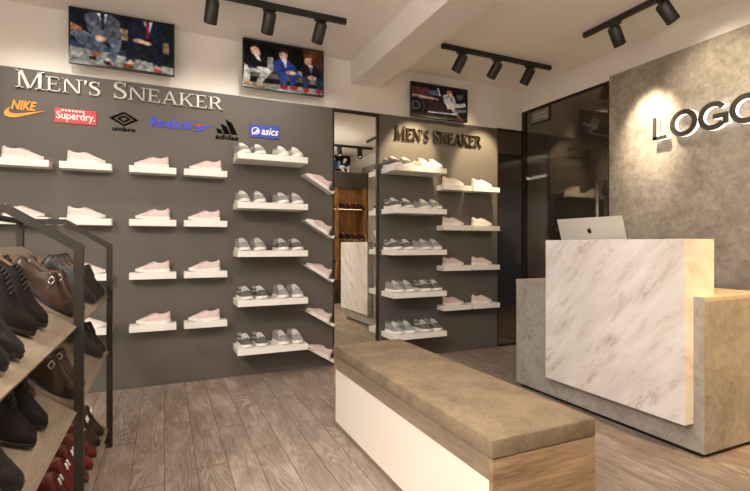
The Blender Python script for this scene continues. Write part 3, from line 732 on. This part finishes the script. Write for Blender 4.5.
# ------------------------------------------------------------------ wall screens
def canvas(w=156, h=90, bg=(18,16,18)): return np.tile(np.array(bg, float), (h, w, 1))
def poly(im, pts, c):
    h, w, _ = im.shape; yy, xx = np.mgrid[0:h, 0:w]; px = (xx+.5)/w; py = (yy+.5)/h; ins = np.zeros((h, w), bool); n = len(pts)
    for i in range(n):
        x1, y1 = pts[i]; x2, y2 = pts[(i+1) % n]
        if y1 == y2: continue
        cnd = ((y1 > py) != (y2 > py)) & (px < (x2-x1)*(py-y1)/(y2-y1)+x1); ins ^= cnd
    im[ins] = c
def ell(im, x, y, rx, ry, c): poly(im, [(x+rx*math.cos(a), y+ry*math.sin(a)) for a in np.linspace(0, 2*math.pi, 18)[:-1]], c)
SK = (214,164,134)
def pic_two():
    im = canvas(bg=(24,26,32))
    poly(im, [(0,.86),(0,.66),(1,.86),(1,1.01),(0,1.01)], (160,154,146)); poly(im, [(0,.58),(.6,.66),(.6,.76),(0,.70)], (48,62,84))
    for x in (.47, .885):
        for k in range(3): poly(im, [(x+.025*k,.22+.16*(x>.6)),(x+.018+.025*k,.22+.16*(x>.6)),(x+.022+.025*k,.44+.16*(x>.6)),(x+.004+.025*k,.44+.16*(x>.6))], (196,152,104))
    poly(im, [(0,.25),(.1,.32),(.11,.42),(0,.4)], (188,120,92)); poly(im, [(0,.42),(.12,.38),(.22,.44),(.2,.5),(0,.5)], (118,122,132))
    poly(im, [(.02,.46),(.2,.42),(.34,.60),(.27,.80),(.20,.78),(.05,.58)], (92,97,108))
    poly(im, [(.12,.06),(.22,-.01),(.38,-.01),(.46,.10),(.47,.40),(.36,.56),(.28,.52),(.16,.36)], (86,86,92)); poly(im, [(.13,.10),(.2,.08),(.3,.42),(.24,.47)], (104,104,110))
    poly(im, [(.24,-.01),(.34,-.01),(.31,.26)], (226,226,230)); poly(im, [(.275,-.01),(.315,-.01),(.315,.28),(.29,.32)], (40,36,52))
    poly(im, [(.33,.44),(.48,.44),(.47,.6),(.41,.92),(.34,.90),(.38,.62)], (102,106,116)); ell(im, .28, .49, .055, .055, SK)
    ell(im, .23, .80, .035, .05, (176,104,62)); poly(im, [(.17,.86),(.24,.84),(.24,.92),(.17,.91)], (40,30,30)); ell(im, .35, .88, .02, .04, SK); poly(im, [(.30,.92),(.36,.90),(.40,1.0),(.32,.97)], (70,36,28))
    poly(im, [(.55,.14),(.66,.0),(.8,.0),(.88,.16),(.9,.5),(.74,.52),(.6,.40)], (26,28,44)); poly(im, [(.69,-.01),(.79,-.01),(.75,.26)], (214,210,220)); poly(im, [(.715,.0),(.755,.0),(.75,.36),(.72,.34)], (130,30,52))
    poly(im, [(.54,.42),(.68,.46),(.6,.86),(.52,.86)], (30,32,48)); poly(im, [(.74,.5),(.9,.48),(.88,.88),(.80,.88)], (26,28,42)); ell(im, .65, .41, .06, .045, SK); ell(im, .73, .44, .05, .04, SK)
    ell(im, .565, .86, .025, .05, SK); ell(im, .54, .945, .05, .05, (150,72,40)); ell(im, .825, .88, .02, .04, SK); ell(im, .84, .965, .045, .045, (168,66,44))
    return im
def pic_three():
    im = canvas(bg=(14,10,10)); poly(im, [(.72,0),(1,0),(1,.5),(.8,.4)], (78,40,26))
    poly(im, [(0,.5),(1,.52),(1,.62),(0,.62)], (150,140,130)); poly(im, [(.28,.3),(.36,.3),(.36,.6),(.28,.6)], (150,144,138)); poly(im, [(0,.66),(1,.66),(1,.78),(0,.78)], (110,98,88)); poly(im, [(0,.9),(1,.86),(1,1.01),(0,1.01)], (150,138,124))
    poly(im, [(.0,.36),(.08,.28),(.2,.27),(.28,.36),(.28,.58),(.02,.58)], (30,26,28)); ell(im, .13, .19, .055, .11, SK); poly(im, [(.08,.15),(.10,.06),(.17,.06),(.19,.15),(.13,.11)], (44,28,22)); poly(im, [(.12,.3),(.17,.28),(.21,.42),(.16,.4)], (224,206,196)); ell(im, .17, .25, .03, .06, SK)
    poly(im, [(.02,.54),(.3,.54),(.34,.62),(.22,.9),(.15,.88),(.2,.68),(.08,.68),(.07,.92),(.0,.92),(.0,.6)], (224,212,196)); ell(im, .19, .93, .045, .05, (206,160,116)); ell(im, .06, .95, .05, .05, (196,148,104)); poly(im, [(.03,.53),(.16,.54),(.15,.6),(.05,.6)], (40,36,44))
    poly(im, [(.35,.40),(.43,.30),(.55,.30),(.64,.42),(.68,.56),(.5,.66),(.37,.62)], (44,56,112)); ell(im, .485, .20, .055, .12, SK); poly(im, [(.43,.18),(.44,.06),(.53,.06),(.54,.16),(.48,.12)], (56,36,26)); poly(im, [(.46,.3),(.53,.3),(.52,.5)], (230,230,236))
    poly(im, [(.40,.6),(.54,.58),(.52,.88),(.45,.88)], (50,68,130)); poly(im, [(.56,.6),(.70,.58),(.62,.88),(.57,.88)], (42,58,116)); ell(im, .58, .58, .07, .045, SK); ell(im, .49, .92, .05, .05, (150,28,40)); ell(im, .62, .92, .05, .05, (162,30,42))
    poly(im, [(.70,.42),(.78,.31),(.9,.31),(1,.44),(1,.64),(.74,.64)], (26,24,32)); ell(im, .805, .24, .05, .11, (200,140,112)); poly(im, [(.75,.22),(.75,.1),(.86,.08),(.88,.2),(.8,.16)], (96,48,28)); poly(im, [(.81,.33),(.87,.33),(.85,.52)], (226,222,226)); poly(im, [(.83,.36),(.85,.36),(.85,.5)], (150,36,50))
    poly(im, [(.72,.62),(.82,.62),(.82,.88),(.75,.88)], (44,50,74)); poly(im, [(.9,.62),(1,.62),(.99,.88),(.93,.88)], (38,44,66)); ell(im, .86, .62, .06, .05, SK); ell(im, .785, .92, .04, .06, (176,36,44)); ell(im, .95, .93, .04, .05, (176,36,44))
    return im
def pic_car():
    im = canvas(bg=(26,14,14)); poly(im, [(0,.12),(.3,.1),(.45,.2),(.5,.3),(0,.38)], (70,36,36)); poly(im, [(0,.34),(.46,.38),(.48,.44),(0,.44)], (160,122,98)); poly(im, [(0,.44),(.5,.44),(.6,.86),(.3,.84),(0,.6)], (50,24,22))
    poly(im, [(.3,.22),(.44,.1),(.49,.3),(.32,.32)], (60,72,76)); poly(im, [(.45,.06),(.48,.06),(.52,.3),(.49,.3)], (196,190,184)); poly(im, [(.5,.05),(.95,.08),(.97,.5),(.6,.5)], (20,16,18)); poly(im, [(.8,.2),(.95,.14),(.93,.3),(.85,.36)], (70,66,64))
    ell(im, .07, .68, .16, .27, (60,56,54)); ell(im, .07, .68, .13, .23, (14,12,12)); ell(im, .07, .68, .09, .16, (74,66,62)); ell(im, .07, .68, .04, .08, (20,18,18))
    poly(im, [(.28,.83),(.8,.80),(.8,.84),(.28,.87)], (206,200,196)); poly(im, [(0,.9),(.3,.9),(.8,.95),(1,.9),(1,1),(0,1)], (66,40,34)); poly(im, [(.78,.66),(1,.62),(1,.72),(.8,.76)], (96,92,92))
    poly(im, [(.55,.26),(.64,.2),(.76,.22),(.80,.42),(.78,.6),(.66,.66),(.58,.5)], (150,138,126)); poly(im, [(.56,.36),(.62,.42),(.7,.62),(.64,.66)], (170,158,144)); ell(im, .685, .14, .05, .10, (196,126,96)); poly(im, [(.63,.12),(.64,.03),(.73,.03),(.75,.13),(.69,.08)], (66,34,24)); poly(im, [(.65,.13),(.73,.13),(.73,.155),(.65,.155)], (30,20,20))
    poly(im, [(.68,.28),(.74,.3),(.72,.44)], (120,70,56)); poly(im, [(.66,.52),(.98,.42),(.99,.54),(.78,.62),(.86,.84),(.80,.86),(.7,.66)], (164,152,138)); ell(im, .66, .64, .04, .05, SK); poly(im, [(.81,.84),(.86,.83),(.92,.97),(.88,1.0),(.83,.92)], (150,66,44))
    return im
def screen(label, x, y, z0, z1, w, pic, rz=0, gap=.1):
    t = thing('wall_screen', label, 'screen', (x, y, z0), (0, 0, rz)); h = z1-z0
    im = pic(); H_, W_2, _ = im.shape; b = .012; d = gap
    fr = MB(); fr.box(-w/2, w/2, -d, -d+.035, 0, b); fr.box(-w/2, w/2, -d, -d+.035, h-b, h); fr.box(-w/2, -w/2+b, -d, -d+.035, b, h-b); fr.box(w/2-b, w/2, -d, -d+.035, b, h-b)
    fr.box(-w/2+b, w/2-b, -d+.012, -d+.035, b, h-b); fr.build('frame', M['blackplastic'], t)
    me = bpy.data.meshes.new('display'); vs = [(-w/2+b+(w-2*b)*i/W_2, -d+.0105, h-b-(h-2*b)*j/H_) for j in range(H_+1) for i in range(W_2+1)]; n1 = W_2+1
    fs = [(j*n1+i, (j+1)*n1+i, (j+1)*n1+i+1, j*n1+i+1) for j in range(H_) for i in range(W_2)]
    me.from_pydata(vs, [], fs); at = me.color_attributes.new('picture', 'FLOAT_COLOR', 'CORNER')
    rg = np.random.RandomState(len(label))
    def soft(n):   # smooth mottling of the picture: folds and grain
        g = rg.rand(n+1, int(n*1.75)+1); ys = np.linspace(0, n-.001, H_); xs = np.linspace(0, g.shape[1]-1.001, W_2); yi = ys.astype(int); xi = xs.astype(int); fy = (ys-yi)[:, None]; fx = (xs-xi)[None]
        return (g[yi][:, xi]*(1-fy)*(1-fx)+g[yi+1][:, xi]*fy*(1-fx)+g[yi][:, xi+1]*(1-fy)*fx+g[yi+1][:, xi+1]*fy*fx)-.5
    im = np.clip(im*(1+(.55*soft(14)+.55*soft(32))[..., None])+(22*soft(24))[..., None], 0, 255)
    pad = np.pad(im, ((1,1),(1,1),(0,0)), 'edge'); im = sum(pad[a:a+H_, b_:b_+W_2] for a in range(3) for b_ in range(3))/9
    c = im.reshape(-1, 3)/255; c = np.where(c <= .04045, c/12.92, ((c+.055)/1.055)**2.4); c = np.concatenate([c, np.ones((len(c), 1))], 1)
    at.data.foreach_set('color', np.repeat(c, 4, 0).astype(np.float32).ravel()); me.materials.append(M['display'])
    o = bpy.data.objects.new('display', me); COL.objects.link(o); o.parent = t
    br = MB(); br.box(-.12, .12, -d+.035, 0, h*.3, h*.7); br.build('wall_bracket', M['black'], t)
t_ = NT('lit_display'); vc = t_.node('ShaderNodeVertexColor', layer_name='picture'); t_.link(vc.outputs[0], t_.b.inputs['Emission Color']); t_.b.inputs['Emission Strength'].default_value = .7
t_.col((12,12,12)); t_.set(.6, spec=.05); M['display'] = t_.m
YU = YW+.03
screen('wall screen showing two seated men in grey and navy suits', -.313, YU, 2.72, 3.172, .785, pic_two, gap=.13)
screen('wall screen showing three seated men with red shoes', 1.055, YU, 2.72, 3.17, .785, pic_three, gap=.13)
screen('wall screen showing a man in a pale suit leaning on a dark car', 2.826, YU, 2.658, 3.035, .742, pic_car, gap=.11)
screen('wall screen over the front display unit, seen in the mirror', 3.37, YF, 2.775, 3.16, .78, pic_three, rz=math.pi, gap=.11)

# ------------------------------------------------------------------ track lights
def spot(loc, d, watts, size, blend, colr, name='spot_beam'):
    L_ = bpy.data.lights.new(name, 'SPOT'); L_.energy = watts; L_.spot_size = R(size); L_.spot_blend = blend; L_.color = colr; L_.shadow_soft_size = .03
    o = bpy.data.objects.new(name, L_); COL.objects.link(o); o.location = loc; o.rotation_euler = Vector(d).to_track_quat('-Z', 'Y').to_euler(); return o
WARM = (1, .80, .50); NEU = (1, .93, .83); AMBER = (1, .66, .28)
M['lens'] = emis('lamp_lens', (255,236,206), 1.2)
def track(label, p, q, heads, colr=NEU):
    """p, q: rail ends on the ceiling; heads: (fraction point, aim, watts, size, blend)"""
    p, q = Vector(p), Vector(q); c = (p+q)/2; t = thing('track_light', label, 'track light', c)
    u = (q-p).normalized(); mb = MB(); mb.bar(p-c+Vector((0,0,-.022)), q-c+Vector((0,0,-.022)), .036, .044); mb.build('rail', M['black'], t, bevel=.002)
    for (hp, aim, w_, sz, bl) in heads:
        hp = Vector((hp[0], hp[1], H)); piv = hp+Vector((0,0,-.115)); d = (Vector(aim)-piv).normalized()
        hd = MB(); hd.cyl(piv-d*.03-c, piv+d*.125-c, .05, n=24, caps=False); hd.cyl(piv-d*.042-c, piv-d*.03-c, .038, .05, n=24, caps=False); hd.cyl(piv-d*.043-c, piv-d*.042-c, .038, n=24); hd.cyl(piv+d*.125-c, piv+d*.085-c, .047, n=24, caps=False); hd.cyl(piv+d*.080-c, piv+d*.085-c, .047, n=24)
        ho = hd.build('lamp_head', M['black'], t)
        ad = MB(); ad.box(hp.x-c.x-.02-.03*abs(u.x), hp.x-c.x+.02+.03*abs(u.x), hp.y-c.y-.02-.03*abs(u.y), hp.y-c.y+.02+.03*abs(u.y), hp.z-c.z-.062, hp.z-c.z-.044)
        ad.cyl(hp-c+Vector((0,0,-.06)), piv-c, .010, n=10); ad.build('stem', M['black'], ho)
        ln_ = MB(); ln_.cyl(piv+d*.0855-c, piv+d*.0905-c, .036, n=20); ln_.build('lens', M['lens'], ho)
        s = spot(piv+d*.132-c, d, w_, sz, bl, colr); s.parent = ho

track('black track light with three heads above the three-men screen', (.17, 3.735, H), (1.42, 3.735, H),
      [((.331, 3.735), (.25, YW, 2.0), 16, 100, .8), ((.766, 3.735), (.72, YW, 2.1), 16, 100, .8), ((1.193, 3.735), (1.12, YW, 2.15), 16, 100, .8)])
track('black track light with two heads left of the two-men screen, mostly out of view', (-1.35, 3.735, H), (-.45, 3.735, H),
      [((-1.1, 3.735), (-1.0, YW, 2.0), 16, 100, .8), ((-.72, 3.735), (-.66, YW, 2.0), 16, 100, .8)])
track('black track light with three heads in front of the car screen', (2.43, 3.80, H), (3.815, 3.80, H),
      [((2.66, 3.80), (2.48, YW, 2.16), 190, 46, .55), ((3.09, 3.80), (2.98, YW, 2.3), 22, 90, .8), ((3.52, 3.80), (3.42, YW, 2.16), 190, 46, .55)], WARM)
track('black track light with heads turned to the concrete logo wall', (3.50, 3.08, H), (3.50, 1.15, H),
      [((3.50, 2.76), (XR-.02, 2.84, 2.30), 210, 48, 1), ((3.50, 2.33), (XR-.02, 2.22, 2.45), 24, 110, 1), ((3.50, 1.7), (XR-.02, 1.6, 2.4), 26, 110, 1)], (1, .85, .62))
track('black track light over the front display unit, seen in the mirror', (2.55, .62, H), (3.85, .62, H),
      [((2.75, .62), (1.5, 1.6, .3), 40, 70, .9), ((3.15, .62), (3.1, 1.65, .6), 50, 56, .9), ((3.58, .62), (3.4, 1.65, .45), 40, 56, .9)], AMBER)

track('added out-of-view black track light near the front wall, warming the counter end', (1.9, -.12, H), (2.95, -.12, H),  # added rail out of view: amber light for counter and bench ends
      [((2.1, -.12), (1.35, 1.33, .3), 45, 40, .9), ((2.5, -.12), (3.2, 1.65, .85), 200, 34, .9), ((2.85, -.12), (3.35, 1.65, .75), 220, 34, .9)], (1, .60, .20))

def pendant(label, x, y, w, l, down, up, colr):  # added unseen pendants; up light brightens the ceiling, down light the room
    t = thing('added_pendant', label, 'pendant light', (x, y, H))
    z = -.42
    mb = MB(); mb.box(-w/2-.015, w/2+.015, -l/2-.015, l/2+.015, z, z+.05); mb.build('housing', M['white'], t)
    mb = MB(); mb.box(-w/2, w/2, -l/2, l/2, z-.004, z); mb.build('diffuser', M['lampface'], t)
    for sy in (-1, 1):
        mb = MB(); mb.cyl((0, sy*l*.4, z+.05), (0, sy*l*.4, 0), .006, n=8); mb.build('rod', M['black'], t)
    for nm, en, zz, rx in (('down_fill', down, z-.01, 0), ('up_fill', up, z+.056, math.pi)):
        L_ = bpy.data.lights.new(nm, 'AREA'); L_.shape = 'RECTANGLE'; L_.size = w; L_.size_y = l; L_.energy = en; L_.color = colr
        o = bpy.data.objects.new(nm, L_); COL.objects.link(o); o.location = (0, 0, zz); o.rotation_euler = (rx, 0, 0); o.parent = t
M['lampface'] = emis('lamp_diffuser', (255,244,228), 3)
pendant('added white pendant fill light left of the ceiling beam', .6, 1.2, .3, 1.2, 28, 46, (1,.955,.90))
pendant('added white pendant fill light behind the shoe rack near the left wall', -1.5, .9, .3, 1.2, 128, 48, (1,.975,.94))
pendant('added white pendant fill light right of the ceiling beam', 2.36, .75, .16, 1.0, 12, 55, (1,.92,.80))

# ------------------------------------------------------------------ front display unit (seen in the mirror)
ux0, ux1 = 1.95, 4.07; uc = (ux0+ux1)/2; hwid = (ux1-ux0)/2
t = thing('display_unit', 'tall wooden display unit with back-lit shelves on the front wall, seen in the mirror', 'display unit', (uc, YF, 0))
mb = MB(); mb.box(-hwid, hwid, 0, .02, 0, 2.48); mb.build('back_panel', M['gold'], t)
mb = MB(); mb.box(-hwid, hwid, 0, .34, 2.48, 2.765); mb.box(-hwid, hwid, .325, .34, 2.44, 2.48); mb.build('header', M['panel'], t)
for x in (-hwid, -.36, .36, hwid-.04):
    mb = MB(); mb.box(x, x+.04, .02, .32, 0, 2.48); mb.build('upright', M['gold'], t)
SHZ = (.9, 1.38, 2.03)
for z in SHZ:
    mb = MB(); mb.box(-hwid+.04, hwid-.04, .02, .315, z-.035, z); mb.build('shelf_board', M['walnut'], t)
mb = MB(); mb.box(-hwid+.04, hwid-.04, .02, .33, 0, .5); mb.build('base_cabinet', M['walnut'], t)
mb = MB(); mb.box(-hwid+.05, hwid-.05, .26, .29, 2.474, 2.48); mb.build('led_strip', M['lampface'], t)
L_ = bpy.data.lights.new('strip_light', 'AREA'); L_.shape = 'RECTANGLE'; L_.size = 1.9; L_.size_y = .03; L_.energy = 4; L_.color = (1,.68,.36)
o = bpy.data.objects.new('strip_light', L_); COL.objects.link(o); o.location = (0, .275, 2.46); o.parent = t
for ri, z in enumerate(SHZ):
    lo, hi = (2.72+.04, 4.0)
    L_ = bpy.data.lights.new('shelf_light', 'AREA'); L_.shape = 'RECTANGLE'; L_.size = 1.9; L_.size_y = .02; L_.energy = 2; L_.color = (1,.66,.34)
    o = bpy.data.objects.new('shelf_light', L_); COL.objects.link(o); o.location = (0, .28, z-.042); o.parent = t
NUM = ['first', 'second', 'third', 'fourth', 'fifth', 'sixth', 'seventh', 'eighth', 'ninth']
for ri, z in enumerate(SHZ[1:]):
    for k in range(9):
        x = 2.85+.14*k
        if any(abs(x-(uc+u+.02)) < .07 for u in (-.36, .36, hwid-.04)): continue
        kd = 'loafer' if (k+ri) % 3 else 'dkloafer'; nm = {'loafer': 'oxblood loafer', 'dkloafer': 'dark brown loafer'}[kd]
        P[kd].put((x, YF+.175, z+.001), (0, 0, R(90)), f"{nm}, {NUM[k]} from left in the mirror's display unit, {['lower','upper'][ri]} shelf", 'shoes in the front display unit')

# ------------------------------------------------------------------ camera, world, view
w = bpy.data.worlds.new('world'); sc.world = w; w.use_nodes = True
w.node_tree.nodes['Background'].inputs[0].default_value = (.5, .5, .5, 1); w.node_tree.nodes['Background'].inputs[1].default_value = .05
cam = bpy.data.cameras.new('camera'); cam.lens = 464/750*36; cam.sensor_width = 36; cam.shift_y = -1.5/750; cam.clip_start = .02
co = bpy.data.objects.new('camera', cam); COL.objects.link(co); co.location = (0, 0, 1.25); co.rotation_euler = (R(90), 0, R(-24.4)); sc.camera = co
sc.view_settings.view_transform = 'Standard'; sc.view_settings.look = 'None'; sc.view_settings.gamma = 1; sc.view_settings.exposure = 0
sc.view_settings.use_curve_mapping = False
sc.cycles.max_bounces = 10; sc.cycles.sample_clamp_indirect = 4
